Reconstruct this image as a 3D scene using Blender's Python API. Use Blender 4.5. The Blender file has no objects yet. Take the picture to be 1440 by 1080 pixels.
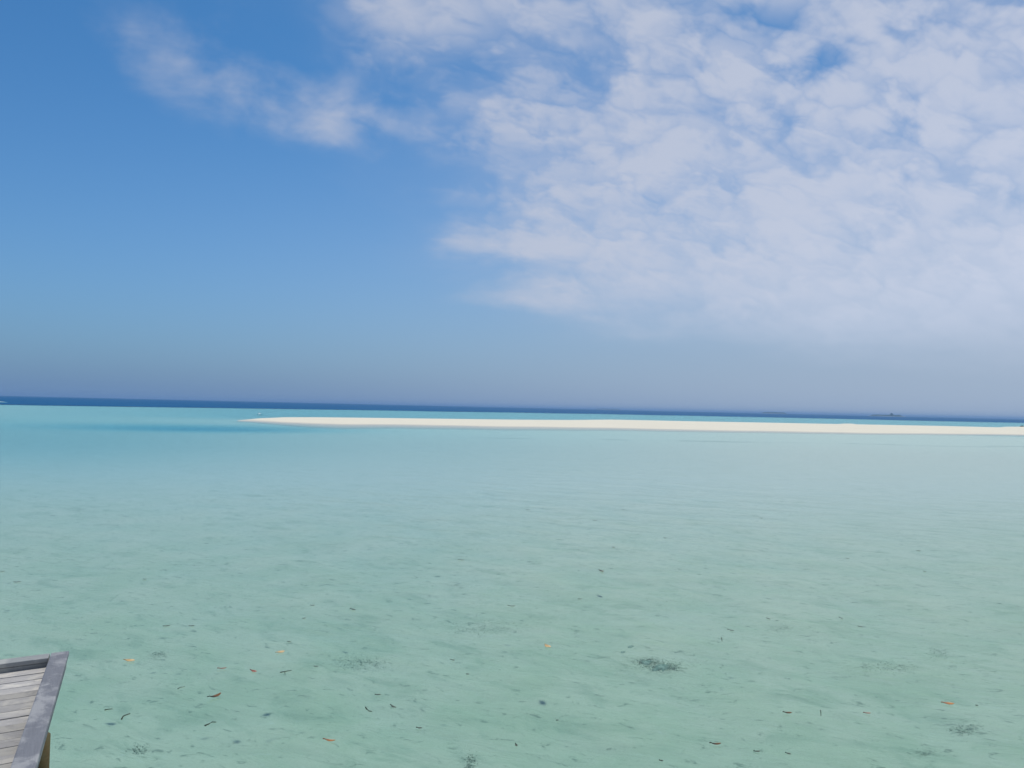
import bpy, bmesh, math, random
import numpy as np
from mathutils import Vector, Matrix, noise as mnoise

# ------------------------------------------------------------------ camera
S = bpy.context.scene
COL = S.collection
CAM_H, FPX = 4.0, 1082.0                      # eye height over the water, focal length in photo pixels
PITCH, ROLL = math.atan(32.6 / FPX), math.radians(1.32)
FW = Vector((0, math.cos(PITCH), math.sin(PITCH)))
R0, U0 = Vector((1, 0, 0)), Vector((0, -math.sin(PITCH), math.cos(PITCH)))
RT = R0 * math.cos(ROLL) + U0 * math.sin(ROLL)
UP = U0 * math.cos(ROLL) - R0 * math.sin(ROLL)
cam_d = bpy.data.cameras.new('camera')
cam = bpy.data.objects.new('camera', cam_d); COL.objects.link(cam)
M = Matrix((RT, UP, -FW)).transposed().to_4x4(); M.translation = (0, 0, CAM_H)
cam.matrix_world = M
cam_d.sensor_fit = 'HORIZONTAL'; cam_d.sensor_width = 36.0
cam_d.lens = 36.0 * FPX / 1440.0
cam_d.clip_start = 0.05; cam_d.clip_end = 80000
S.camera = cam

def ray(X, Y): return FW + RT * ((X - 720) / FPX) - UP * ((Y - 540) / FPX)
def at(X, Y, z=0.0):                            # photo pixel -> point on the level plane z
    v = ray(X, Y); t = (z - CAM_H) / v.z
    return Vector((0, 0, CAM_H)) + v * t
def sky_xy(X, Y):                               # photo pixel -> cloud-deck coordinates
    v = ray(X, Y).normalized(); k = v.z + 0.04
    return v.x / k, v.y / k

# ------------------------------------------------------------------ world, sun, exposure
SUN_EL, SUN_AZ = math.radians(67), math.radians(14)     # azimuth to the right of the view (+Y)
S.view_settings.view_transform = 'Standard'; S.view_settings.look = 'None'
S.view_settings.exposure = 0.0; S.view_settings.gamma = 1.0
S.view_settings.use_curve_mapping = False
S.cycles.use_denoising = True
S.cycles.max_bounces = 5; S.cycles.diffuse_bounces = 2; S.cycles.glossy_bounces = 2; S.cycles.transparent_max_bounces = 24; S.cycles.volume_bounces = 1
S.cycles.sample_clamp_indirect = 6.0

sun_d = bpy.data.lights.new('sun', 'SUN'); sun_d.energy = 3.0; sun_d.angle = math.radians(4.5)
sun_d.color = (1.0, 0.955, 0.89)
sun = bpy.data.objects.new('sun', sun_d); COL.objects.link(sun)
SUN_DIR = Vector((math.sin(SUN_AZ) * math.cos(SUN_EL), math.cos(SUN_AZ) * math.cos(SUN_EL), math.sin(SUN_EL)))
sun.rotation_euler = SUN_DIR.to_track_quat('Z', 'Y').to_euler(); sun.location = (0, 0, 60)

class NT:
    """small helper to write node graphs as expressions"""
    def __init__(s, tree): s.t = tree; s.n = tree.nodes; s.l = tree.links
    def new(s, typ, **kw):
        nd = s.n.new(typ)
        for k, v in kw.items(): setattr(nd, k, v)
        return nd
    def put(s, sock, v):
        if isinstance(v, bpy.types.NodeSocket): s.l.new(v, sock)
        else: sock.default_value = v
    def m(s, op, a, b=None, c=None, clamp=False):
        nd = s.new('ShaderNodeMath', operation=op, use_clamp=clamp)
        for i, v in enumerate((a, b, c)):
            if v is not None: s.put(nd.inputs[i], v)
        return nd.outputs[0]
    def sm(s, v, a, b, lo=0.0, hi=1.0):
        nd = s.new('ShaderNodeMapRange', interpolation_type='SMOOTHSTEP')
        for i, q in enumerate((v, a, b, lo, hi)): s.put(nd.inputs[i], q)
        return nd.outputs[0]
    def mix(s, f, a, b, mode='MIX'):
        nd = s.new('ShaderNodeMix', data_type='RGBA', blend_type=mode)
        s.put(nd.inputs[0], f)
        for i, v in ((6, a), (7, b)):
            if not isinstance(v, bpy.types.NodeSocket) and len(v) == 3: v = (*v, 1)
            s.put(nd.inputs[i], v)
        return nd.outputs[2]
    def noise(s, vec, scale, detail=4, rough=0.55, dist=0.0):
        nd = s.new('ShaderNodeTexNoise'); s.put(nd.inputs['Vector'], vec)
        nd.inputs['Scale'].default_value = scale; nd.inputs['Detail'].default_value = detail
        nd.inputs['Roughness'].default_value = rough; nd.inputs['Distortion'].default_value = dist
        return nd.outputs['Fac']
    def vec(s, x, y, z=0.0):
        nd = s.new('ShaderNodeCombineXYZ')
        for i, v in enumerate((x, y, z)): s.put(nd.inputs[i], v)
        return nd.outputs[0]
    def sep(s, v):
        nd = s.new('ShaderNodeSeparateXYZ'); s.put(nd.inputs[0], v); return nd.outputs
    def mapping(s, vec, rot=0.0, scale=(1, 1, 1), loc=(0, 0, 0)):
        if rot:                                  # texture axis x comes to lie along the heading rot
            r_ = s.new('ShaderNodeMapping'); s.put(r_.inputs[0], vec); r_.inputs[2].default_value = (0, 0, -rot); vec = r_.outputs[0]
        nd = s.new('ShaderNodeMapping'); s.put(nd.inputs[0], vec)
        nd.inputs[1].default_value = loc; nd.inputs[3].default_value = scale
        return nd.outputs[0]

world = bpy.data.worlds.new('World'); S.world = world; world.use_nodes = True
world.cycles.sampling_method = 'MANUAL'; world.cycles.sample_map_resolution = 512
W = NT(world.node_tree); W.n.clear()
wo = W.new('ShaderNodeOutputWorld'); bg = W.new('ShaderNodeBackground')
W.l.new(bg.outputs[0], wo.inputs[0]); bg.inputs[1].default_value = 0.1
skyt = W.new('ShaderNodeTexSky', sky_type='NISHITA')
skyt.sun_disc = False; skyt.sun_elevation = SUN_EL; skyt.sun_rotation = SUN_AZ
skyt.altitude = 0; skyt.air_density = 1.0; skyt.dust_density = 1.0; skyt.ozone_density = 2.0
tc = W.new('ShaderNodeTexCoord')
dx, dy, dz = W.sep(tc.outputs['Generated'])
zc = W.m('MAXIMUM', dz, 0.0)
k = W.m('ADD', zc, 0.04)
px, py = W.m('DIVIDE', dx, k), W.m('DIVIDE', dy, k)
P = W.vec(px, py)

def blob(X, Y, Xr, Yr):
    """soft elliptical patch of the cloud deck round the point seen at a photo pixel (1 at its centre, 0 at its rim)"""
    cx, cy = sky_xy(X, Y); ax = abs(sky_xy(X + Xr, Y)[0] - sky_xy(X - Xr, Y)[0]) / 2
    ay = abs(sky_xy(X, Y + Yr)[1] - sky_xy(X, Y - Yr)[1]) / 2
    a = W.m('DIVIDE', W.m('SUBTRACT', px, cx), ax); b = W.m('DIVIDE', W.m('SUBTRACT', py, cy), ay)
    d = W.m('SQRT', W.m('ADD', W.m('MULTIPLY', a, a), W.m('MULTIPLY', b, b)))
    return W.sm(d, 1.0, 0.0)

kn = W.m('ADD', zc, 0.13)
P = W.vec(W.m('DIVIDE', dx, kn), W.m('DIVIDE', dy, kn))
nbig = W.noise(P, 1.3, 4, 0.55, 0.3)
kq = W.m('ADD', zc, 0.60)
Q = W.vec(W.m('DIVIDE', dx, kq), W.m('DIVIDE', dy, kq))
nmid = W.noise(W.mapping(Q, 0.5, (1.0, 1.0, 1)), 8.5, 5, 0.55, 0.2)
nfin = W.noise(W.mapping(Q, 0.25, (0.7, 1.2, 1)), 20.0, 3, 0.6, 0.3)
vo = W.new('ShaderNodeTexVoronoi', feature='F1'); vo.inputs['Scale'].default_value = 21.0
wob = W.new('ShaderNodeVectorMath', operation='ADD'); W.l.new(W.mapping(Q, 0.2, (0.62, 1.25, 1)), wob.inputs[0])
W.l.new(W.vec(W.m('MULTIPLY', nmid, 0.22), W.m('MULTIPLY', nfin, 0.16)), wob.inputs[1]); W.l.new(wob.outputs[0], vo.inputs['Vector'])
puff = W.m('SUBTRACT', 0.45, vo.outputs['Distance'])                    # rounded cloudlets with thin gaps
# the cloud bank: lies to the right, ends a little way short of the horizon
side = W.sm(W.m('ADD', px, W.m('MULTIPLY', W.m('SUBTRACT', nbig, 0.5), 1.2)), -0.80, 0.50)
endl = W.sm(W.m('SUBTRACT', W.m('SUBTRACT', py, W.m('MULTIPLY', px, 0.75)), W.m('MULTIPLY', W.m('SUBTRACT', nbig, 0.5), 3.0)), 8.5, 3.3)
bank = W.m('MULTIPLY', side, endl)
small = W.m('ADD', W.m('ADD', W.m('MULTIPLY', blob(570, 15, 190, 75), 0.40), W.m('ADD', W.m('MULTIPLY', blob(720, 345, 170, 32), 0.34), W.m('MULTIPLY', blob(720, 425, 210, 22), 0.26))), W.m('ADD', W.m('MULTIPLY', blob(300, 105, 290, 160), 0.36), W.m('MULTIPLY', blob(470, 165, 160, 95), 0.42)))
hole = W.m('ADD', blob(1050, 40, 150, 60), blob(1150, 85, 95, 50))
cov = W.m('SUBTRACT', W.m('ADD', W.m('MULTIPLY', bank, 0.87), small), W.m('MULTIPLY', hole, 0.40))
tex = W.m('ADD', W.m('ADD', W.m('MULTIPLY', W.m('SUBTRACT', nmid, 0.5), 1.5), W.m('MULTIPLY', W.m('SUBTRACT', nfin, 0.5), 0.6)),
          W.m('MULTIPLY', W.m('SUBTRACT', nbig, 0.5), 0.7))
tex = W.m('ADD', tex, W.m('MULTIPLY', W.m('MULTIPLY', puff, bank), 0.85))
texamt = W.sm(dz, 0.08, 0.30, 0.35, 1.0)
dens = W.m('ADD', cov, W.m('MULTIPLY', tex, texamt))
alpha = W.m('MULTIPLY', W.sm(dens, 0.08, 1.16), W.sm(cov, 0.0, 0.40))
alpha = W.m('MULTIPLY', alpha, 0.84)
thin = W.m('MULTIPLY', W.m('MULTIPLY', bank, 0.24), W.m('SUBTRACT', 1.0, W.m('MULTIPLY', hole, 0.75), clamp=True))    # the veil between the cloudlets
alpha = W.m('ADD', alpha, W.m('MULTIPLY', thin, W.m('SUBTRACT', 1.0, alpha)))
alpha = W.m('MULTIPLY', alpha, W.sm(dz, 0.02, 0.16))
# clear sky: deepen towards the top, grey-blue sea haze low down
tint = W.mix(W.sm(zc, 0.02, 0.50), (0.465, 0.775, 1.04), (0.27, 0.655, 0.945))
base = W.mix(1.0, skyt.outputs[0], tint, 'MULTIPLY')
low = W.m('POWER', W.m('SUBTRACT', 1.0, zc, clamp=True), 9.0)
base = W.mix(W.m('MULTIPLY', low, 0.94), base, (1.40, 2.48, 4.6))
veil = W.m('MULTIPLY', W.sm(dx, -0.62, 0.62, 0.0, 0.80), W.sm(zc, 0.42, 0.0))
base = W.mix(veil, base, (4.0, 4.8, 6.1))
cl_v = W.m('ADD', 5.5, W.m('MULTIPLY', W.m('ADD', px, 0.2), 0.35))
cl_v = W.m('MINIMUM', W.m('MAXIMUM', cl_v, 4.9), 6.6)
cl = W.new('ShaderNodeVectorMath', operation='SCALE'); cl.inputs[0].default_value = (0.945, 1.02, 1.225); W.put(cl.inputs['Scale'], cl_v)
W.l.new(W.mix(alpha, base, cl.outputs[0]), bg.inputs[0])

# ------------------------------------------------------------------ helpers
def mat(name):
    m = bpy.data.materials.new(name); m.use_nodes = True
    t = NT(m.node_tree); t.n.clear()
    out = t.new('ShaderNodeOutputMaterial')
    return m, t, out
def pbsdf(t, out, rough=0.8, spec=0.3):
    b = t.new('ShaderNodeBsdfPrincipled'); b.inputs['Roughness'].default_value = rough
    b.inputs['Specular IOR Level'].default_value = spec
    t.l.new(b.outputs[0], out.inputs[0]); return b
def bump(t, h, strength, dist, normal=None):
    b = t.new('ShaderNodeBump'); t.put(b.inputs['Height'], h)
    b.inputs['Strength'].default_value = strength; b.inputs['Distance'].default_value = dist
    if normal is not None: t.l.new(normal, b.inputs['Normal'])
    return b.outputs[0]
def link(name, verts, faces, material, parent=None, smooth=True):
    me = bpy.data.meshes.new(name); me.from_pydata([tuple(v) for v in verts], [], faces)
    if smooth: me.polygons.foreach_set('use_smooth', [True] * len(me.polygons))
    me.materials.append(material); me.update()
    o = bpy.data.objects.new(name, me); COL.objects.link(o); o.parent = parent
    return o
def bm_link(name, bm, material, parent=None, smooth=False):
    me = bpy.data.meshes.new(name); bm.normal_update(); bm.to_mesh(me); bm.free()
    if smooth: me.polygons.foreach_set('use_smooth', [True] * len(me.polygons))
    me.materials.append(material)
    o = bpy.data.objects.new(name, me); COL.objects.link(o); o.parent = parent
    return o
def tag(o, label=None, cat=None, group=None, kind=None):
    if label: o['label'] = label
    if cat: o['category'] = cat
    if group: o['group'] = group
    if kind: o['kind'] = kind
    return o
def empty(name, loc):
    e = bpy.data.objects.new(name, None); COL.objects.link(e); e.location = loc; e.empty_display_size = 0.2; return e
def sstep(v, a, b):
    t = np.clip((v - a) / (b - a), 0, 1); return t * t * (3 - 2 * t)
def fbm(x, y, s, seed=0.0, oct=4):
    return np.array([mnoise.fractal(Vector((a * s + seed, b * s - seed, seed)), 1.0, 2.0, oct) for a, b in zip(np.ravel(x), np.ravel(y))]).reshape(np.shape(x))

# ------------------------------------------------------------------ materials of the setting
def wavy_fresnel(t, geo, nrm, slope):
    """Fresnel reflectance of water whose unresolved wavelets have this mean slope"""
    d = t.new('ShaderNodeVectorMath', operation='DOT_PRODUCT'); t.l.new(geo.outputs['Incoming'], d.inputs[0]); t.l.new(nrm, d.inputs[1])
    c = t.m('ABSOLUTE', d.outputs['Value'])
    ce = t.m('MINIMUM', t.m('SQRT', t.m('ADD', t.m('MULTIPLY', c, c), slope * slope)), 1.0)
    return t.m('ADD', 0.02, t.m('MULTIPLY', 0.98, t.m('POWER', t.m('SUBTRACT', 1.0, ce), 5.0)), clamp=True)
def make_water():
    m, t, out = mat('lagoon_water')
    geo = t.new('ShaderNodeNewGeometry'); pos = geo.outputs['Position']
    wx_, wy_, wz_ = t.sep(pos)
    lee = t.sm(t.m('ADD', wx_, t.m('MULTIPLY', wy_, 0.12)), -14.0, 14.0, 0.0, 0.35)            # calmer water in the lee on the left
    gust = t.sm(t.m('ADD', t.noise(t.mapping(pos, 0.0, (0.6, 1.0, 1)), 0.06, 1), lee), 0.42, 0.85, 0.12, 1.15)
    big = t.noise(t.mapping(pos, -0.75, (0.35, 1.0, 1)), 0.9, 2, 0.5, 0.4)
    fine = t.noise(t.mapping(pos, -0.95, (0.25, 1.0, 1)), 4.0, 2, 0.55, 0.5)
    h = t.m('ADD', t.m('MULTIPLY', t.m('MULTIPLY', big, t.m('ADD', gust, 0.2)), 0.5), t.m('MULTIPLY', t.m('MULTIPLY', fine, gust), 0.20))
    chop = t.noise(t.mapping(pos, -0.35, (0.30, 1.0, 1)), 0.75, 2, 0.6, 0.5)                   # longer wavelets farther out
    chop = t.m('MULTIPLY', t.sm(chop, 0.40, 0.72), t.m('MULTIPLY', gust, t.sm(wy_, 14.0, 45.0, 0.2, 1.15)))
    h = t.m('ADD', h, chop)
    nrm = bump(t, h, 1.0, 0.055)
    fr = wavy_fresnel(t, geo, nrm, 0.25)
    tr = t.new('ShaderNodeBsdfTransparent'); tr.inputs[0].default_value = (0.99, 0.99, 0.99, 1)
    gl = t.new('ShaderNodeBsdfGlossy'); gl.inputs['Roughness'].default_value = 0.16; t.l.new(nrm, gl.inputs['Normal'])
    mx = t.new('ShaderNodeMixShader'); t.l.new(fr, mx.inputs[0]); t.l.new(tr.outputs[0], mx.inputs[1]); t.l.new(gl.outputs[0], mx.inputs[2])
    t.l.new(mx.outputs[0], out.inputs[0])
    va = t.new('ShaderNodeVolumeAbsorption')
    # absorption per metre: red 0.20, green 0.068, blue 0.03
    va.inputs['Density'].default_value = 0.22; va.inputs['Color'].default_value = (0.09, 0.69, 0.86, 1)
    t.l.new(va.outputs[0], out.inputs[1])
    return m
def make_ocean():
    m, t, out = mat('deep_ocean_water')
    geo = t.new('ShaderNodeNewGeometry'); pos = geo.outputs['Position']
    n = t.noise(t.mapping(pos, 0.1, (0.25, 1.0, 1)), 0.05, 4)
    h = t.noise(t.mapping(pos, 0.2, (0.3, 1.0, 1)), 0.35, 4)
    nrm = bump(t, h, 0.8, 0.5)
    df = t.new('ShaderNodeBsdfDiffuse'); t.put(df.inputs[0], t.mix(t.sm(n, 0.35, 0.65), (0.001, 0.070, 0.19), (0.002, 0.094, 0.235)))
    gl = t.new('ShaderNodeBsdfGlossy'); gl.inputs['Roughness'].default_value = 0.25; t.l.new(nrm, gl.inputs['Normal'])
    mx = t.new('ShaderNodeMixShader'); t.l.new(wavy_fresnel(t, geo, nrm, 0.40), mx.inputs[0]); t.l.new(df.outputs[0], mx.inputs[1]); t.l.new(gl.outputs[0], mx.inputs[2])
    t.l.new(mx.outputs[0], out.inputs[0])
    return m
def make_seabed():
    m, t, out = mat('seabed_sand')
    b = pbsdf(t, out, 0.95, 0.05)
    geo = t.new('ShaderNodeNewGeometry'); pos = geo.outputs['Position']
    big = t.noise(pos, 0.55, 4, 0.62, 0.3)
    mid = t.noise(t.mapping(pos, -0.6, (0.5, 1, 1)), 1.6, 5, 0.65, 0.6)
    fin = t.noise(t.mapping(pos, -0.3, (0.6, 1, 1)), 7.0, 5, 0.72, 0.5)
    clean = t.sm(t.sep(pos)[1], 9.0, 48.0)                                                 # the film thins out away from the huts
    film = t.mix(t.sm(big, 0.36, 0.66), (0.53, 0.515, 0.355), (0.455, 0.48, 0.315))
    c = t.mix(clean, film, t.mix(t.sm(t.sep(pos)[1], 70.0, 125.0), (0.64, 0.60, 0.51), (0.675, 0.66, 0.555)))
    bx_, by_, _z = t.sep(pos)                                                               # a broken darker line in the bed colour off the sandbank
    wl = t.m('ABSOLUTE', t.m('SUBTRACT', t.m('SUBTRACT', by_, t.m('MULTIPLY', bx_, 0.12)), t.m('ADD', 96.0, t.m('MULTIPLY', t.noise(pos, 0.05, 3), 14.0))))
    c = t.mix(t.m('MULTIPLY', t.m('MULTIPLY', t.sm(wl, 2.6, 0.4), t.sm(t.noise(pos, 0.12, 3), 0.38, 0.6)), t.sm(bx_, -12.0, 5.0, 0.0, 0.4)), c, (0.22, 0.25, 0.22))
    c = t.mix(t.m('MULTIPLY', t.sm(mid, 0.50, 0.72), t.m('SUBTRACT', 0.42, t.m('MULTIPLY', clean, 0.24))), c, (0.25, 0.32, 0.21))        # algae
    c = t.mix(t.m('MULTIPLY', t.sm(fin, 0.56, 0.70), 0.60), c, (0.13, 0.17, 0.12))        # shell and coral bits
    c = t.mix(t.m('MULTIPLY', t.sm(fin, 0.40, 0.26), 0.30), c, (0.66, 0.64, 0.52))
    t.put(b.inputs['Base Color'], c)
    rip = t.noise(t.mapping(pos, -0.3, (0.4, 1.6, 1)), 3.2, 2, 0.55, 0.8)
    n1 = bump(t, rip, 0.5, 0.035); t.l.new(bump(t, fin, 0.5, 0.012, n1), b.inputs['Normal'])
    return m
def make_sand():
    m, t, out = mat('dry_coral_sand')
    b = pbsdf(t, out, 0.95, 0.1)
    geo = t.new('ShaderNodeNewGeometry'); pos = geo.outputs['Position']
    z = t.sep(pos)[2]
    n = t.noise(t.mapping(pos, 0.0, (0.3, 1, 1)), 0.25, 5)
    dry = t.mix(n, (0.73, 0.68, 0.55), (0.655, 0.61, 0.49))
    wet = t.m('ADD', z, t.m('MULTIPLY', t.m('SUBTRACT', n, 0.5), 0.12))
    t.put(b.inputs['Base Color'], t.mix(t.sm(wet, 0.04, 0.16), (0.50, 0.49, 0.43), dry))
    f = t.noise(pos, 1.3, 5, 0.6); t.l.new(bump(t, f, 0.5, 0.08), b.inputs['Normal'])
    return m
MW, MO, MB, MS = make_water(), make_ocean(), make_seabed(), make_sand()

# ------------------------------------------------------------------ reef edge line and lagoon
reef_px = [(-700, 554.0), (-300, 561.5), (0, 568.4), (240, 572.3), (480, 575.6), (720, 579.6), (960, 583.9), (1200, 589.1), (1440, 594.4), (1760, 601.6), (2200, 611.5)]
reef = [at(X, Y) for X, Y in reef_px]
RX = np.array([p.x for p in reef]); RY = np.array([p.y for p in reef])
RX = np.concatenate(([-2500.0], RX, [2500.0])); RY = np.concatenate(([RY[0] - 60], RY, [RY[-1] + 60]))
def reef_y(x):
    y = np.interp(x, RX, RY)
    return y * (1 + 0.012 * np.sin(np.asarray(x) / 37.0) + 0.010 * np.sin(np.asarray(x) / 13.0 + 1.7))

xs_l = np.unique(np.concatenate((np.linspace(-1500, -420, 10), np.linspace(-420, 760, 240), np.linspace(760, 1500, 10))))
ry = reef_y(xs_l)
n = len(xs_l); BOT = -7.0
V, Fc = [], []
for zz in (0.0, BOT):
    V += [(x, -120.0, zz) for x in xs_l] + [(x, y, zz) for x, y in zip(xs_l, ry)]
for i in range(n - 1):
    Fc.append((i, i + 1, n + i + 1, n + i))                                     # surface
    Fc.append((2 * n + i, 3 * n + i, 3 * n + i + 1, 2 * n + i + 1))             # underside
    Fc.append((i, 2 * n + i, 2 * n + i + 1, i + 1))                             # near wall
    Fc.append((n + i, n + i + 1, 3 * n + i + 1, 3 * n + i))                     # reef wall
Fc.append((0, n, 3 * n, 2 * n)); Fc.append((n - 1, 3 * n - 1, 4 * n - 1, 2 * n - 1))
tag(link('lagoon_water', V, Fc, MW, smooth=False), kind='structure')

V, Fc = [], []
oy = ry + 0.02
xs_o = np.concatenate(([-32000.0], xs_l, [32000.0])); yo = np.concatenate(([oy[0]], oy, [oy[-1]])); no = len(xs_o)
V += [(x, y, -0.004) for x, y in zip(xs_o, yo)] + [(x, y + 2500, -0.004) for x, y in zip(xs_o, yo)] + [(x, 40000.0, -0.004) for x in xs_o]
V += [(x, y, -12.0) for x, y in zip(xs_o, yo)]
for i in range(no - 1):
    Fc += [(i, i + 1, no + i + 1, no + i), (no + i, no + i + 1, 2 * no + i + 1, 2 * no + i), (i + 1, i, 3 * no + i, 3 * no + i + 1)]
tag(link('ocean_water', V, Fc, MO, smooth=False), kind='structure')

# ------------------------------------------------------------------ seabed
def bed_depth(x, y):
    r = np.sqrt(x * x + y * y + CAM_H ** 2); u = x / np.maximum(y, 1.0)
    path = 2.7 + (1.6 - 2.1 * sstep(u, -0.25, 0.45)) * sstep(r, 14, 90)
    left = sstep(-u, 0.12, 0.62) * sstep(r, 25, 85) * (y > 0)
    path = path + 2.6 * left
    ch = np.exp(-(((x + 46) / 17) ** 2 + ((y - 116) / 13) ** 2))                # the channel round the sandbank's point
    path = path + 7.0 * ch
    ryy = reef_y(x); fr = y / ryy
    path = path + (3.4 + 1.8 * sstep(u, -0.2, 0.4)) * sstep(r - 45 * np.clip(u, 0, 1), 165, 215) * (y > 0) * sstep(u, -0.75, -0.22) - 1.3 * sstep(r, 115, 230) * sstep(-u, 0.25, 0.5) * (y > 0)
    path = path + 16.0 * sstep(fr, 0.80, 0.995) ** 2
    return np.minimum(path * CAM_H / r, 6.0)
gx = np.concatenate((-np.geomspace(1500, 6.2, 110), np.linspace(-6, 10, 170), np.geomspace(10.2, 1500, 110)))
gy = np.concatenate((np.linspace(-120, 2, 16), np.linspace(3, 22, 190), np.geomspace(22.2, 60, 60), np.geomspace(61, 1300, 110)))
GX, GY = np.meshgrid(gx, gy)
Z = -bed_depth(GX, GY)
nearw = sstep(-np.abs(GX), -30, -8) * sstep(-GY, -60, -20) * (GY > -5)
idx = nearw > 0.001
und = np.zeros_like(Z)
und[idx] = fbm(GX[idx], GY[idx], 0.55, 3.1, 5) * 0.05 + fbm(GX[idx] * 0.6 + GY[idx] * 0.25, GY[idx] * 1.5, 1.9, 8.0, 3) * 0.018
Z = Z + und * nearw
def bed_z(x, y): 
    v = -float(bed_depth(np.array(x), np.array(y)))
    return v + (mnoise.fractal(Vector((x * 0.55 + 3.1, y * 0.55 - 3.1, 3.1)), 1.0, 2.0, 5) * 0.05 + mnoise.fractal(Vector(((x * 0.6 + y * 0.25) * 1.9 + 8.0, y * 1.5 * 1.9 - 8.0, 8.0)), 1.0, 2.0, 3) * 0.018) * float(sstep(np.array(-abs(x)), -30, -8) * sstep(np.array(-y), -60, -20))
nx, ny = len(gx), len(gy)
verts = np.stack((GX.ravel(), GY.ravel(), Z.ravel()), 1)
faces = [(j * nx + i, j * nx + i + 1, (j + 1) * nx + i + 1, (j + 1) * nx + i) for j in range(ny - 1) for i in range(nx - 1)]
tag(link('seabed', verts.tolist(), faces, MB), kind='structure')

# ------------------------------------------------------------------ sandbank
bank_px = [(334, 591.2, 591.5, 1.0), (342, 590.6, 591.9, 5), (352, 589.9, 592.3, 10), (368, 588.6, 592.9, 18), (400, 587.1, 594.3, 26), (440, 587.0, 596.0, 30), (480, 587.4, 597.0, 33),
           (600, 588.9, 598.6, 36), (720, 590.3, 600.4, 38), (800, 590.8, 601.6, 39), (860, 590.2, 602.5, 40), (910, 591.2, 603.3, 40), (960, 592.3, 604.5, 40), (1080, 594.5, 607.0, 41), (1180, 596.4, 608.7, 41),
           (1186, 595.7, 608.8, 41), (1198, 595.8, 609.0, 41), (1204, 596.8, 609.1, 41), (1320, 599.0, 610.4, 42), (1405, 601.0, 611.2, 42), (1414, 600.2, 611.3, 42), (1440, 600.0, 611.6, 42), (1600, 603.5, 615.2, 44), (1800, 608.3, 619.0, 40), (1950, 612.8, 621.6, 20)]
BP = np.array(bank_px)
Xc = np.unique(np.concatenate((np.linspace(334, 1440, 330), np.linspace(1440, 1950, 60))))
topY = np.interp(Xc, BP[:, 0], BP[:, 1]); botY = np.interp(Xc, BP[:, 0], BP[:, 2]); wid = np.interp(Xc, BP[:, 0], BP[:, 3])
rows = [(-1.0, None), (-0.55, None), (-0.2, None)]
V, Fc = [], []
random.seed(4)
prof = [(-0.95, -0.55), (-0.55, -0.13), (-0.25, -0.04), (0.0, 0.0), (0.08, 0.17), (0.2, 0.36), (0.4, 0.60), (0.6, 0.78), (0.8, 0.92), (0.93, 0.985), (1.0, 1.0), (1.08, 0.99), (1.3, 0.82), (1.6, 0.4), (1.85, 0.0), (2.2, -0.6)]
for i, X in enumerate(Xc):
    g = at(X, botY[i]); dirg = Vector((g.x, g.y, 0)).normalized(); Dn = math.hypot(g.x, g.y)
    wob = 1.2 * math.sin(X / 41.0) + 0.6 * math.sin(X / 17.0 + 1)
    Dn += wob * min(1, wid[i] / 30)
    Dc = Dn + wid[i]
    v = ray(X, topY[i]); zc_ = max(0.02, CAM_H + v.z * Dc / math.hypot(v.x, v.y))
    for s, q in prof:
        D = Dn + s * wid[i] if s >= 0 else Dn + s * max(8.0, wid[i] * 0.9)
        zz = q * zc_ if q >= 0 else q * 0.8
        p = dirg * D
        if 0.05 < s < 0.95: zz += 0.02 * mnoise.noise(Vector((p.x * 0.2, p.y * 0.2, 0)))
        V.append((p.x, p.y, zz))
m_ = len(prof)
for i in range(len(Xc) - 1):
    for j in range(m_ - 1): Fc.append((i * m_ + j, (i + 1) * m_ + j, (i + 1) * m_ + j + 1, i * m_ + j + 1))
sb = tag(link('sandbank', V, Fc, MS), kind='structure')

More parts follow.
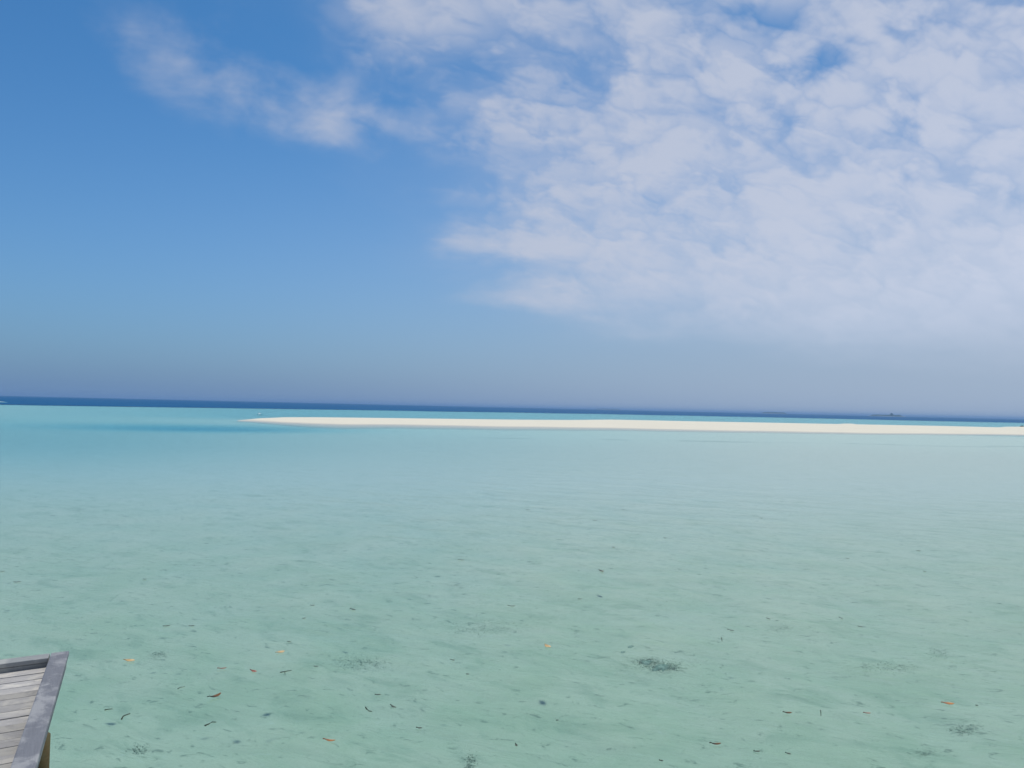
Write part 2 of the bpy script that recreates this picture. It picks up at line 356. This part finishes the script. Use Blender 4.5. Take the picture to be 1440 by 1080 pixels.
# ------------------------------------------------------------------ islands on the horizon
def make_island_mats():
    m, t, out = mat('island_forest'); b = pbsdf(t, out, 0.9, 0.1)
    geo = t.new('ShaderNodeNewGeometry'); t.put(b.inputs['Base Color'], t.mix(t.noise(geo.outputs['Position'], 0.05, 4), (0.03, 0.055, 0.03), (0.06, 0.10, 0.05)))
    m2, t2, out2 = mat('island_beach'); b2 = pbsdf(t2, out2, 0.9, 0.1)
    geo = t2.new('ShaderNodeNewGeometry'); t2.put(b2.inputs['Base Color'], t2.mix(t2.noise(geo.outputs['Position'], 0.02, 3), (0.55, 0.52, 0.45), (0.45, 0.43, 0.36)))
    return m, m2
MF, MBE = make_island_mats()
def island(Xa, Xb, dist, hmax, seed, label, tower=None):
    c = at((Xa + Xb) / 2, 700); ang = math.atan2(c.x, c.y)
    L = (Xb - Xa) / FPX * dist * math.cos(ang); W_ = L * 0.55
    ctr = Vector((math.sin(ang), math.cos(ang), 0)) * dist / max(0.2, math.cos(ang)) ** 0
    root = empty('island', ctr); root.rotation_euler.z = -ang
    tag(root, label, 'island', 'islands on the horizon')
    V, Fc = [], []; N = 48
    for k_, (rr, zz) in enumerate(((1.0, -0.6), (0.97, 0.6), (0.90, 1.8))):
        for a in range(N):
            th = 2 * math.pi * a / N; w = 1 + 0.07 * mnoise.noise(Vector((math.cos(th) * 2, math.sin(th) * 2, seed)))
            V.append((math.cos(th) * L / 2 * rr * w, math.sin(th) * W_ / 2 * rr * w, zz))
    V.append((0, 0, 2.0))
    for r_ in range(2):
        for a in range(N): Fc.append((r_ * N + a, r_ * N + (a + 1) % N, (r_ + 1) * N + (a + 1) % N, (r_ + 1) * N + a))
    for a in range(N): Fc.append((2 * N + a, 2 * N + (a + 1) % N, 3 * N))
    link('beach', V, Fc, MBE, root)
    # the wood: a heightfield of crowns
    V, Fc = [], []; A, B = 90, 30
    for j in range(B + 1):
        for i in range(A + 1):
            x, y = (i / A * 2 - 1), (j / B * 2 - 1)
            e = 1 - (x * x + y * y)
            h = 1.0
            if e > 0:
                h = hmax * min(1, e * 3.0) * (0.62 + 0.38 * mnoise.fractal(Vector((x * 5 + seed, y * 3, seed)), 1, 2, 4) + 0.25 * mnoise.noise(Vector((x * 22, y * 9, seed))))
                if tower: h = h * 0.72 + hmax * 0.85 * math.exp(-((x - tower) / 0.085) ** 2) * min(1, e * 3)
            V.append((x * L / 2 * 0.9, y * W_ / 2 * 0.88, max(1.0, h)))
    for j in range(B):
        for i in range(A): Fc.append((j * (A + 1) + i, j * (A + 1) + i + 1, (j + 1) * (A + 1) + i + 1, (j + 1) * (A + 1) + i))
    tag(link('wood', V, Fc, MF, root, smooth=False), kind='stuff')
    return root
island(1221, 1270, 6500, 19.0, 2.0, 'hazy grey wooded island with a taller clump of trees', tower=0.30)
island(1068, 1106, 8500, 17.5, 5.0, 'low flat hazy island on the horizon, evenly level on top')
island(832, 872, 11500, 16.0, 9.0, 'very faint distant island almost lost in the haze')

# ------------------------------------------------------------------ small breaking waves on the reef flat
def make_foam():
    m, t, out = mat('foam_crest'); b = pbsdf(t, out, 0.6, 0.4)
    geo = t.new('ShaderNodeNewGeometry'); z = t.sep(geo.outputs['Position'])[2]
    nn = t.noise(geo.outputs['Position'], 2.5, 4)
    f = t.sm(t.m('ADD', z, t.m('MULTIPLY', t.m('SUBTRACT', nn, 0.5), 0.25)), 0.22, 0.42)
    t.put(b.inputs['Base Color'], t.mix(f, (0.06, 0.26, 0.32), (0.60, 0.66, 0.68)))
    return m
MFOAM = make_foam()
def breaker(X, Y, L, h, label_seed):
    c = at(X, Y); V, Fc = [], []; N = 30
    pr = [(-1.6, -0.05), (-0.5, 0.35), (-0.1, 0.85), (0.15, 1.0), (0.5, 0.8), (1.4, 0.3), (3.0, -0.05)]
    for i in range(N + 1):
        s = i / N * 2 - 1; k_ = max(0.0, 1 - s * s) ** 0.7
        for (yy, zz) in pr:
            V.append((c.x + s * L / 2, c.y + yy * (0.5 + k_ * 0.5) * h * 2 + 1.5 * s * s, zz * h * k_ * (1 + 0.2 * mnoise.noise(Vector((s * 6, label_seed, 0)))) - 0.03))
    q = len(pr)
    for i in range(N):
        for j in range(q - 1): Fc.append((i * q + j, (i + 1) * q + j, (i + 1) * q + j + 1, i * q + j + 1))
    return tag(link('breaking_wave', V, Fc, MFOAM), kind='structure')
breaker(0.0, 565.8, 6.6, 0.5, 1.0)
breaker(364, 583.2, 1.5, 0.5, 5.0)

# ------------------------------------------------------------------ wooden platform
def make_wood(name, ca, cb, cc, grain_axis_rot, rough=0.85):
    m, t, out = mat(name); b = pbsdf(t, out, rough, 0.25)
    co = t.new('ShaderNodeTexCoord').outputs['Object']; oi = t.new('ShaderNodeObjectInfo')
    rnd = oi.outputs['Random']
    off = t.new('ShaderNodeVectorMath', operation='ADD'); t.l.new(co, off.inputs[0])
    t.l.new(t.vec(t.m('MULTIPLY', rnd, 37.0), t.m('MULTIPLY', rnd, 11.0), 0), off.inputs[1])
    v = t.mapping(off.outputs[0], 0.0, (1.0, 14.0, 14.0) if grain_axis_rot == 0 else (14.0, 1.0, 14.0))
    g = t.noise(v, 3.0, 7, 0.65, 0.6); s = t.noise(off.outputs[0], 4.0, 5, 0.6, 0.5)
    c = t.mix(g, ca, cb); c = t.mix(t.m('MULTIPLY', t.sm(s, 0.46, 0.62), 0.75), c, cc); s2 = t.noise(off.outputs[0], 13.0, 4, 0.7, 0.8); c = t.mix(t.m('MULTIPLY', t.sm(s2, 0.55, 0.72), 0.45), c, ca)
    lum_ = t.m('ADD', 0.72, t.m('MULTIPLY', rnd, 0.55))
    sc = t.new('ShaderNodeVectorMath', operation='SCALE'); t.l.new(c, sc.inputs[0]); t.l.new(lum_, sc.inputs['Scale'])
    t.l.new(sc.outputs[0], b.inputs['Base Color'])
    t.l.new(bump(t, g, 0.6, 0.004), b.inputs['Normal'])
    return m
MPLK = make_wood('weathered_plank', (0.22, 0.21, 0.195), (0.46, 0.44, 0.42), (0.50, 0.47, 0.41), 0)
MTRM = make_wood('weathered_trim', (0.095, 0.10, 0.112), (0.175, 0.182, 0.20), (0.27, 0.272, 0.275), 1)
MCRB = make_wood('weathered_curb', (0.16, 0.165, 0.165), (0.28, 0.29, 0.28), (0.34, 0.34, 0.31), 0)
MPST = make_wood('timber_pile', (0.09, 0.065, 0.025), (0.17, 0.125, 0.055), (0.13, 0.12, 0.06), 2)
ZD = 1.6
C0 = at(97.6, 914.6, ZD); A0 = at(0, 927, ZD); B0 = at(50, 1080, ZD)
e1 = (A0 - C0).normalized(); e2 = (B0 - C0).normalized()      # along the back edge, along the right edge
plat = empty('platform', (C0.x + e1.x * 1.0 + e2.x * 1.6, C0.y + e1.y * 1.0 + e2.y * 1.6, 0))
tag(plat, 'weathered grey timber platform corner with raised edging, standing on brown piles', 'platform')
bpy.context.view_layer.update()
def slab(name, a0, a1, b0, b1, z0, z1, material, parent=plat, bev=0.006, skew=0.0):
    """box between a0..a1 along the back edge and b0..b1 along the right edge; its own X axis lies along e1"""
    bm = bmesh.new(); vs = []
    ca, cb = (a0 + a1) / 2, (b0 + b1) / 2
    o = C0 + e1 * ca + e2 * cb
    ex = e1; ey = Vector((-e1.y, e1.x, 0))
    for z in (z0, z1):
        for a, b in ((a0, b0), (a1, b0), (a1, b1), (a0, b1)):
            p = C0 + e1 * a + e2 * b - o
            vs.append(bm.verts.new((p.dot(ex), p.dot(ey), z - (z0 + z1) / 2)))
    for f in ((0, 1, 2, 3), (4, 7, 6, 5), (0, 4, 5, 1), (1, 5, 6, 2), (2, 6, 7, 3), (3, 7, 4, 0)): bm.faces.new([vs[i] for i in f])
    bmesh.ops.recalc_face_normals(bm, faces=bm.faces)
    if bev: bmesh.ops.bevel(bm, geom=list(bm.edges), offset=bev, segments=2, affect='EDGES', profile=0.6)
    ob = bm_link(name, bm, material, parent)
    ob.location = (o.x - parent.location.x, o.y - parent.location.y, (z0 + z1) / 2 - parent.location.z)
    ob.rotation_euler.z = math.atan2(ex.y, ex.x)
    return ob
TW, LEN, WID = 0.15, 4.2, 2.2
slab('edge_board', 0.0, TW, 0.0, LEN, ZD - 0.045, ZD, MTRM, bev=0.012)
slab('edge_board', TW + 0.008, WID - TW - 0.008, 0.0, TW, ZD - 0.044, ZD - 0.002, MCRB, bev=0.008)
slab('edge_board', WID - TW, WID, 0.0, LEN, ZD - 0.045, ZD, MTRM, bev=0.012)
slab('fascia_beam', 0.018, 0.07, 0.02, LEN - 0.05, ZD - 0.15, ZD - 0.048, MTRM, bev=0.004)
slab('fascia_beam', 0.075, WID - 0.075, 0.025, 0.07, ZD - 0.15, ZD - 0.047, MCRB, bev=0.004)
slab('fascia_beam', 0.075, WID - 0.075, TW - 0.05, TW - 0.006, ZD - 0.150, ZD - 0.047, MCRB, bev=0.004)
slab('fascia_beam', WID - 0.07, WID - 0.018, 0.02, LEN - 0.05, ZD - 0.15, ZD - 0.048, MTRM, bev=0.004)
random.seed(11)
b = TW + 0.002
zt = ZD - 0.085
while b < LEN - 0.2:
    w = random.choice((0.138, 0.142, 0.14, 0.145))
    dz_ = random.uniform(-0.006, 0.004)
    slab('plank', 0.072, WID - 0.072, b, b + w, zt - 0.032 + dz_, zt + dz_, MPLK, bev=0.004)
    b += w + random.uniform(0.003, 0.007)
for a_ in (0.30, 1.1, 1.9):
    slab('joist', a_ - 0.03, a_ + 0.03, 0.10, LEN - 0.1, ZD - 0.26, ZD - 0.126, MCRB, bev=0)
def pile(a, b):
    p = C0 + e1 * a + e2 * b; zb = bed_z(p.x, p.y) - 0.3
    bm = bmesh.new(); prev = None; N = 20; zt_ = ZD - 0.16
    for k_ in range(9):
        z = zb + (zt_ - zb) * k_ / 8; ring = []
        for i in range(N):
            th = 2 * math.pi * i / N; r = 0.078 * (1 + 0.05 * mnoise.noise(Vector((math.cos(th) * 1.5, math.sin(th) * 1.5, z * 1.2 + a * 7))))
            ring.append(bm.verts.new((math.cos(th) * r, math.sin(th) * r, z)))
        if prev:
            for i in range(N): bm.faces.new((prev[i], prev[(i + 1) % N], ring[(i + 1) % N], ring[i]))
        prev = ring
    bm.faces.new(prev)
    ob = bm_link('pile', bm, MPST, plat, smooth=True); ob.location = (p.x - plat.location.x, p.y - plat.location.y, 0)
pile(0.078, 1.60); pile(WID - 0.125, 1.62); pile(0.125, LEN - 0.25); pile(WID - 0.125, LEN - 0.25)

# ------------------------------------------------------------------ floating leaves and twigs
def make_leafmat(name, ca, cb):
    m, t, out = mat(name); b = pbsdf(t, out, 0.7, 0.3)
    co = t.new('ShaderNodeTexCoord').outputs['Object']
    x = t.sep(co)[0]; nn = t.noise(co, 22.0, 4)
    f = t.m('ADD', t.m('MULTIPLY', x, 5.0), nn)
    t.put(b.inputs['Base Color'], t.mix(t.sm(f, 0.25, 0.75), ca, cb))
    return m
LM = dict(brown=make_leafmat('leaf_brown', (0.035, 0.028, 0.018), (0.20, 0.085, 0.03)),
          orange=make_leafmat('leaf_orange', (0.32, 0.11, 0.035), (0.50, 0.22, 0.07)),
          yellow=make_leafmat('leaf_yellow', (0.50, 0.31, 0.13), (0.60, 0.43, 0.22)),
          red=make_leafmat('leaf_red', (0.22, 0.06, 0.04), (0.45, 0.17, 0.11)),
          dark=make_leafmat('leaf_dark', (0.04, 0.05, 0.04), (0.11, 0.105, 0.075)))
def leaf_mesh(name, L, Wd, curl, material, seed):
    V, Fc = [], []; N = 10; rs = random.Random(seed)
    bend = rs.uniform(-0.25, 0.25)
    for i in range(N + 1):
        s = i / N; w = Wd / 2 * (math.sin(math.pi * min(1, s * 0.96 + 0.02)) ** 0.75) * (0.75 + 0.5 * s if s < 0.6 else 1.05)
        yb = bend * L * (s - 0.5) ** 2; lift = curl * (2 * s - 1) ** 2 * L * 0.35
        for q in (-1, -0.5, 0, 0.5, 1):
            V.append(((s - 0.5) * L, yb + q * w, 0.006 + lift + curl * abs(q) * w * 0.6 - (0.003 if q == 0 else 0)))
    for i in range(N):
        for j in range(4): Fc.append((i * 5 + j, (i + 1) * 5 + j, (i + 1) * 5 + j + 1, i * 5 + j + 1))
    base = len(V); sl = 0.18 * L                                # the stalk
    for x_ in (-0.5 * L - sl, -0.47 * L):
        for q in ((-1, 0), (1, 0), (0, 1)): V.append((x_, bend * L * 0.25 + q[0] * 0.004, 0.007 + q[1] * 0.006 + (curl * L * 0.3 if x_ > -0.5 * L else curl * L * 0.3)))
    Fc += [(base, base + 1, base + 4, base + 3), (base + 1, base + 2, base + 5, base + 4), (base + 2, base, base + 3, base + 5)]
    o = link(name, V, Fc, material)
    md = o.modifiers.new('thickness', 'SOLIDIFY'); md.thickness = 0.003; md.offset = 1
    return o
def size_at(X, Y, px): p = at(X, Y); return px / FPX * math.sqrt(p.x ** 2 + p.y ** 2 + CAM_H ** 2)
leaves = [  # pixel, length in pixels, width ratio, image angle, curl, colour, label
    (303, 981, 17, .42, 16, .55, 'brown', 'large curled brown leaf floating, its stalk end nearly black'),
    (183, 930, 13, .62, -6, .2, 'yellow', 'yellow orange leaf floating beside a dark weed scrap'),
    (395, 918, 11, .75, 10, .2, 'yellow', 'pale yellow rounded leaf floating above a dark twig'),
    (313, 941, 11, .28, 4, .3, 'red', 'small reddish leaf floating between the yellow leaf and the brown leaf'),
    (357, 945, 8, .45, -20, .2, 'red', 'faint pinkish leaf scrap floating beside a dark twig'),
    (464, 1043, 15, .32, -6, .35, 'orange', 'slim orange brown leaf floating over open sand'),
    (770, 910, 8, .6, -30, .2, 'yellow', 'tiny yellow leaf floating near the paired weed clumps'),
    (846, 804, 9, .5, -18, .3, 'brown', 'small brown leaf floating far out over pale shallows'),
    (1108, 1004, 11, .5, -4, .45, 'brown', 'short brown leaf with pale rim floating beside an upright twig'),
    (1220, 1004, 9, .35, -4, .2, 'red', 'slim pinkish leaf floating between a twig and the broad orange leaf'),
    (1334, 991, 16, .55, -6, .3, 'orange', 'broad orange leaf floating near the dark weed tuft'),
    (1007, 1048, 14, .38, -2, .45, 'brown', 'dark brown curled leaf floating beside black leaf scraps'),
]
random.seed(21)
def heading(ang_img, X, Y):                      # image slope (degrees, up to the right) -> heading on the water
    a = at(X, Y); c, s_ = math.cos(math.radians(ang_img)), math.sin(math.radians(ang_img))
    q = at(X + 6 * c, Y - 6 * s_); d = q - a; return math.atan2(d.y, d.x)
for i, (X, Y, lp, wr, an, cu, colr, lab) in enumerate(leaves):
    p = at(X, Y); q = at(X + lp * math.cos(math.radians(an)), Y - lp * math.sin(math.radians(an)))
    L = min(0.175, (q - p).length)
    o = leaf_mesh('leaf', L, L * wr, cu, LM[colr], i)
    o.location = (p.x, p.y, 0.004); o.rotation_euler.z = heading(an, X, Y)
    tag(o, lab, 'leaf', 'dead leaves floating on the lagoon')
scraps = [(497, 858, 9, -14), (235, 881, 9, 8), (270, 881, 7, 4), (440, 852, 6, 3), (649, 788, 8, -4), (720, 853, 9, -2), (743, 717, 5, 0), (877, 717, 4, 0), (837, 732, 5, 2), (863, 770, 4, 0),
          (936, 757, 4, 0), (816, 843, 5, 0), (1028, 887, 8, -12), (1292, 775, 5, 0), (1192, 786, 5, -8), (1071, 729, 4, 0), (1301, 804, 4, 0), (204, 815, 4, 0), (3, 804, 8, 0), (25, 819, 9, 6),
          (637, 929, 5, -8), (658, 949, 4, 0), (590, 1025, 7, -4), (532, 978, 7, 2), (553, 995, 8, -25), (445, 938, 5, 3), (1065, 1058, 8, 0), (1109, 1061, 7, -16), (1374, 993, 3, 0), (407, 903, 4, 0), (428, 870, 4, 10), (1183, 870, 5, -14), (1210, 882, 6, -8), (1081, 871, 5, -16), (784, 1014, 3, 0), (930, 1071, 5, -10), (726, 1049, 4, -60)]
SCRAP_LABEL = {
    (497, 858): 'slanted black leaf scrap floating beyond the scraggly weed tuft',
    (235, 881): 'longer of two black leaf scraps floating beyond the yellow orange leaf',
    (270, 881): 'shorter of two black leaf scraps floating beyond the yellow orange leaf',
    (720, 853): 'black leaf scrap floating just beyond the wide thin weed patch',
    (649, 788): 'black leaf scrap floating beyond the faint far weed tuft',
    (816, 843): 'black speck of leaf floating between the small brown leaf and tiny yellow leaf',
    (863, 770): 'black speck of leaf floating just beyond the small brown leaf',
    (1028, 887): 'slanted black leaf scrap floating above the stubby twig',
    (532, 978): 'flat black leaf scrap floating above the thin curved twig',
    (553, 995): 'slanted black leaf scrap floating beside the thin curved twig',
    (445, 938): 'black speck of leaf floating between the straight twig and scraggly weed tuft',
    (1065, 1058): 'flat black leaf scrap floating beside the dark brown curled leaf',
    (1109, 1061): 'slanted black leaf scrap floating below the short brown leaf with pale rim',
    (1374, 993): 'black speck of leaf floating beside the broad orange leaf',
    (407, 903): 'black speck of leaf floating just beyond the pale yellow rounded leaf',
    (590, 1025): 'black leaf scrap floating between the slim orange brown leaf and dense weed knot',
    (1183, 870): 'slanted leaf scrap floating beside the thin weed streak',
    (1081, 871): 'slanted leaf scrap floating just beyond the thin weed streak',
}
for i, (X, Y, lp, an) in enumerate(scraps):
    p = at(X, Y); q = at(X + lp * math.cos(math.radians(an)), Y - lp * math.sin(math.radians(an))); L = min(0.14, (q - p).length)
    o = leaf_mesh('leaf', L, max(0.03, L * random.uniform(.28, .45)), random.uniform(.1, .35), LM['dark'], 100 + i)
    o.location = (p.x, p.y, 0.003); o.rotation_euler.z = heading(an, X, Y)
    tag(o, SCRAP_LABEL.get((X, Y), 'tiny blackish leaf scrap floating alone on pale open water'), 'leaf', 'dark leaf scraps on the lagoon')
def make_twigmat():
    m, t, out = mat('dark_twig'); b = pbsdf(t, out, 0.8, 0.2)
    co = t.new('ShaderNodeTexCoord').outputs['Object']
    t.put(b.inputs['Base Color'], t.mix(t.noise(co, 30, 3), (0.02, 0.03, 0.022), (0.07, 0.075, 0.05))); return m
MTW = make_twigmat()
def tube(bm, pts, r0, r1, N=6):
    prev = None
    for k_, p in enumerate(pts):
        p = Vector(p); d = (Vector(pts[min(k_ + 1, len(pts) - 1)]) - Vector(pts[max(k_ - 1, 0)])).normalized()
        a = d.orthogonal().normalized(); b_ = d.cross(a); r = r0 + (r1 - r0) * k_ / max(1, len(pts) - 1)
        ring = [bm.verts.new(p + (a * math.cos(2 * math.pi * i / N) + b_ * math.sin(2 * math.pi * i / N)) * r) for i in range(N)]
        if prev:
            for i in range(N): bm.faces.new((prev[i], prev[(i + 1) % N], ring[(i + 1) % N], ring[i]))
        else: bm.faces.new(ring[::-1])
        prev = ring
    bm.faces.new(prev)
def twig(px_pts, r, lab, fork=None):
    P_ = [at(X, Y) for X, Y in px_pts]; o0 = P_[0]
    bm = bmesh.new(); pts = [(p.x - o0.x, p.y - o0.y, 0.006) for p in P_]
    r *= 0.72
    tube(bm, pts, r, r * 0.55)
    if fork:
        q = at(*fork); tube(bm, [pts[len(pts) // 2], (q.x - o0.x, q.y - o0.y, 0.008)], r * 0.7, r * 0.4)
    o = bm_link('twig', bm, MTW, smooth=True); o.location = (o0.x, o0.y, 0)
    return tag(o, lab, 'twig', 'twigs floating on the lagoon')
twig([(288, 1021), (293, 1019), (298, 1016), (304, 1016)], 0.012, 'dark bent twig floating below the large curled brown leaf')
twig([(394, 946), (400, 945), (410, 943)], 0.011, 'straight dark twig floating below the pale yellow leaf', fork=(401, 949))
twig([(147, 999), (152, 998), (158, 997.5)], 0.010, 'short straight dark twig floating alone beside the platform')
twig([(171, 1012), (173, 1008), (177, 1006), (183, 1004)], 0.012, 'hooked dark squiggle on the water beside a short straight twig')  # dark squiggle built as a thin bent tube
twig([(514, 995), (516, 998), (519, 1000.5), (523, 1001)], 0.012, 'thin curved twig floating beside two dark leaf scraps')
twig([(1154, 999.5), (1154.3, 1003), (1154.5, 1007)], 0.009, 'thin upright dark twig floating between the brown and pinkish leaves')
twig([(1014.5, 897), (1015.5, 902)], 0.010, 'stubby dark twig floating below a slanted leaf scrap')
twig([(250, 969), (254, 967), (260, 966)], 0.007, 'faint thin twig floating left of the large brown leaf')

# ------------------------------------------------------------------ weed tufts and stones on the bed
def make_weedmat():
    m, t, out = mat('sea_weed'); b = pbsdf(t, out, 0.8, 0.2)
    geo = t.new('ShaderNodeNewGeometry')
    t.put(b.inputs['Base Color'], t.mix(t.noise(geo.outputs['Position'], 6, 3), (0.19, 0.25, 0.17), (0.30, 0.36, 0.24))); return m
MWD = make_weedmat()
def at_bed(X, Y):
    z = -0.7
    for _ in range(6): p = at(X, Y, z); z = bed_z(p.x, p.y)
    return Vector((p.x, p.y, z))
def weed(X, Y, wx, wy, nbl, lab, seed, hmax=0.022):
    """a low tuft: many short blades over an uneven patch about wx by wy photo pixels"""
    rs = random.Random(seed); o0 = at_bed(X, Y); V, Fc = [], []
    for _ in range(int(nbl * 5)):
        gx_, gy_ = rs.gauss(0, 0.46), rs.gauss(0, 0.46)
        if rs.random() < 0.5: gx_ += 0.35 * mnoise.noise(Vector((gx_ * 4, gy_ * 4, seed)))
        p = at_bed(X + gx_ * wx, Y + gy_ * wy); bx, by, bz = p.x - o0.x, p.y - o0.y, p.z - o0.z - 0.005
        L = rs.uniform(0.3, 1.0) * hmax; th = rs.uniform(0, 2 * math.pi); w = rs.uniform(0.002, 0.006)
        ex_, ey_ = math.cos(th), math.sin(th); la = rs.uniform(1.0, 4.5)
        ux, uy = rs.gauss(0.8, .5), rs.gauss(-0.2, .5)
        tip = (bx + ux * L * la, by + uy * L * la, bz + L); midp = (bx + ux * L * la * .35, by + uy * L * la * .35, bz + L * .65)
        k_ = len(V)
        V += [(bx - ex_ * w, by - ey_ * w, bz), (bx + ex_ * w, by + ey_ * w, bz), (midp[0] + ex_ * w * .8, midp[1] + ey_ * w * .8, midp[2]), (midp[0] - ex_ * w * .8, midp[1] - ey_ * w * .8, midp[2]), tip]
        Fc += [(k_, k_ + 1, k_ + 2, k_ + 3), (k_ + 3, k_ + 2, k_ + 4)]
    o = empty('seaweed_tuft', o0)
    tag(link('blades', V, Fc, MWD, o, smooth=False), kind='stuff')
    return tag(o, lab, 'seaweed', 'dark weed tufts on the lagoon bed')
weed(507, 932, 42, 13, 150, 'scraggly dark weed tuft lying on bare pale sand', 1)
weed(672, 882, 70, 14, 170, 'wide thin dark weed patch spread over the sand', 2)
weed(1355, 1025, 26, 12, 70, 'small dark weed tuft below the broad orange leaf', 3)
weed(1318, 918, 20, 9, 55, 'little weed tuft above the long weed streak', 4)
weed(1250, 938, 60, 9, 110, 'long narrow streak of green weed across the sand', 5)
weed(222, 921, 14, 6, 45, 'dark weed scrap beside the floating yellow leaf', 6)
weed(1095, 884, 22, 5, 40, 'thin weed streak near slanted leaf scraps', 7)
weed(659, 1073, 12, 16, 60, 'dense dark weed knot on the sand', 8)
weed(195, 1055, 16, 9, 35, 'sparse weed tuft nearest the platform pile', 9)
weed(1298, 1060, 28, 8, 45, 'faint flat weed patch on the sand below the orange leaf', 10, 0.015)
weed(645, 824, 18, 6, 40, 'faint weed tuft far out beyond the wide weed patch', 11)
def make_clumpmat():
    m, t, out = mat('matted_weed'); b = pbsdf(t, out, 0.9, 0.1)
    co = t.new('ShaderNodeTexCoord').outputs['Object']
    t.put(b.inputs['Base Color'], t.mix(t.sm(t.noise(co, 9, 5), .35, .65), (0.15, 0.215, 0.15), (0.32, 0.37, 0.265)))
    t.l.new(bump(t, t.noise(co, 20, 4), 0.8, 0.02), b.inputs['Normal']); return m
MST = make_clumpmat()
def clump(X, Y, wp, lab, seed, flat=0.12, an=-15):
    """a low matted cushion of weed: a lumpy disc whose ragged rim sinks into the sand"""
    p = at_bed(X, Y); r = wp / FPX * math.sqrt(p.x ** 2 + p.y ** 2 + (CAM_H - p.z) ** 2) / 2
    flat *= 0.55; V, Fc = [(0, 0, r * flat)], []; N, K = 40, 9
    for j in range(1, K + 1):
        for i in range(N):
            th = 2 * math.pi * i / N; q = j / K
            rim = 1 + 0.45 * mnoise.fractal(Vector((math.cos(th) * 1.7 + seed, math.sin(th) * 1.7, seed)), 1, 2, 4)
            x, y = math.cos(th) * q * r * rim * 1.25, math.sin(th) * q * r * rim * 1.7
            z = r * flat * (1 - q ** 1.6) * 1.1 + r * 0.04 * mnoise.fractal(Vector((x * 26, y * 26, seed)), 1, 2, 3) * (1 - q * 0.6) - 0.06 * q ** 3
            V.append((x, y, z))
    for i in range(N): Fc.append((0, 1 + i, 1 + (i + 1) % N))
    for j in range(K - 1):
        for i in range(N): Fc.append((1 + j * N + i, 1 + (j + 1) * N + i, 1 + (j + 1) * N + (i + 1) % N, 1 + j * N + (i + 1) % N))
    o = link('seaweed_clump', V, Fc, MST); o.location = (p.x, p.y, p.z + 0.006); o.rotation_euler.z = heading(an, X, Y)
    return tag(o, lab, 'seaweed', 'matted weed clumps on the lagoon bed')
clump(909, 931, 17, 'dark matted weed clump with a pale sand gap beside its longer twin', 1)
clump(931, 937, 22, 'long dark matted weed clump beside its shorter twin', 2, 0.12, -20)
clump(876, 917, 9, 'small dark weed clump apart from the matted pair', 3)
clump(888, 909, 11, 'faint mottled weed clump beyond the matted pair', 4, 0.08)
weed(910, 931, 20, 7, 170, 'dense dark weed growing over the shorter matted clump', 13)
weed(933, 938, 24, 7, 220, 'dense dark weed growing over the longer matted clump', 14)
weed(925, 936, 60, 10, 90, 'short weed fringe growing round the paired weed clumps', 12)

# dark lump on the sandbank's crest at the frame edge
def lump():
    X = 1437; g = at(X, 611.5); Dn = math.hypot(g.x, g.y) + 41; v = ray(X, 599.6); dirg = Vector((g.x, g.y, 0)).normalized()
    z = CAM_H + v.z * Dn / math.hypot(v.x, v.y)
    bm = bmesh.new(); tube(bm, [(-0.45, 0, 0.0), (-0.15, 0.05, 0.12), (0.15, 0, 0.16), (0.5, -0.05, 0.05)], 0.16, 0.09, 8)
    tube(bm, [(0.05, 0, 0.12), (0.15, 0.02, 0.42)], 0.08, 0.04, 6)
    o = bm_link('driftwood', bm, MTW, smooth=True); o.location = (dirg.x * Dn, dirg.y * Dn, z - 0.08)
    tag(o, 'small dark driftwood lump on the crest of the white sandbank', 'driftwood')
lump()

# ------------------------------------------------------------------ sea haze
hm, ht, hout = mat('sea_haze')
hv = ht.new('ShaderNodeVolumePrincipled'); hv.inputs['Color'].default_value = (0.31, 0.48, 0.68, 1)
hv.inputs['Density'].default_value = 1.2e-4; hv.inputs['Anisotropy'].default_value = 0.2
ht.l.new(hv.outputs[0], hout.inputs[1])
bm = bmesh.new()
bmesh.ops.create_cube(bm, size=1.0)
for v in bm.verts: v.co = Vector((v.co.x * 66000, 20000 + v.co.y * 41500, 8.5 + v.co.z * 43.0))
tag(bm_link('haze', bm, hm), kind='stuff')
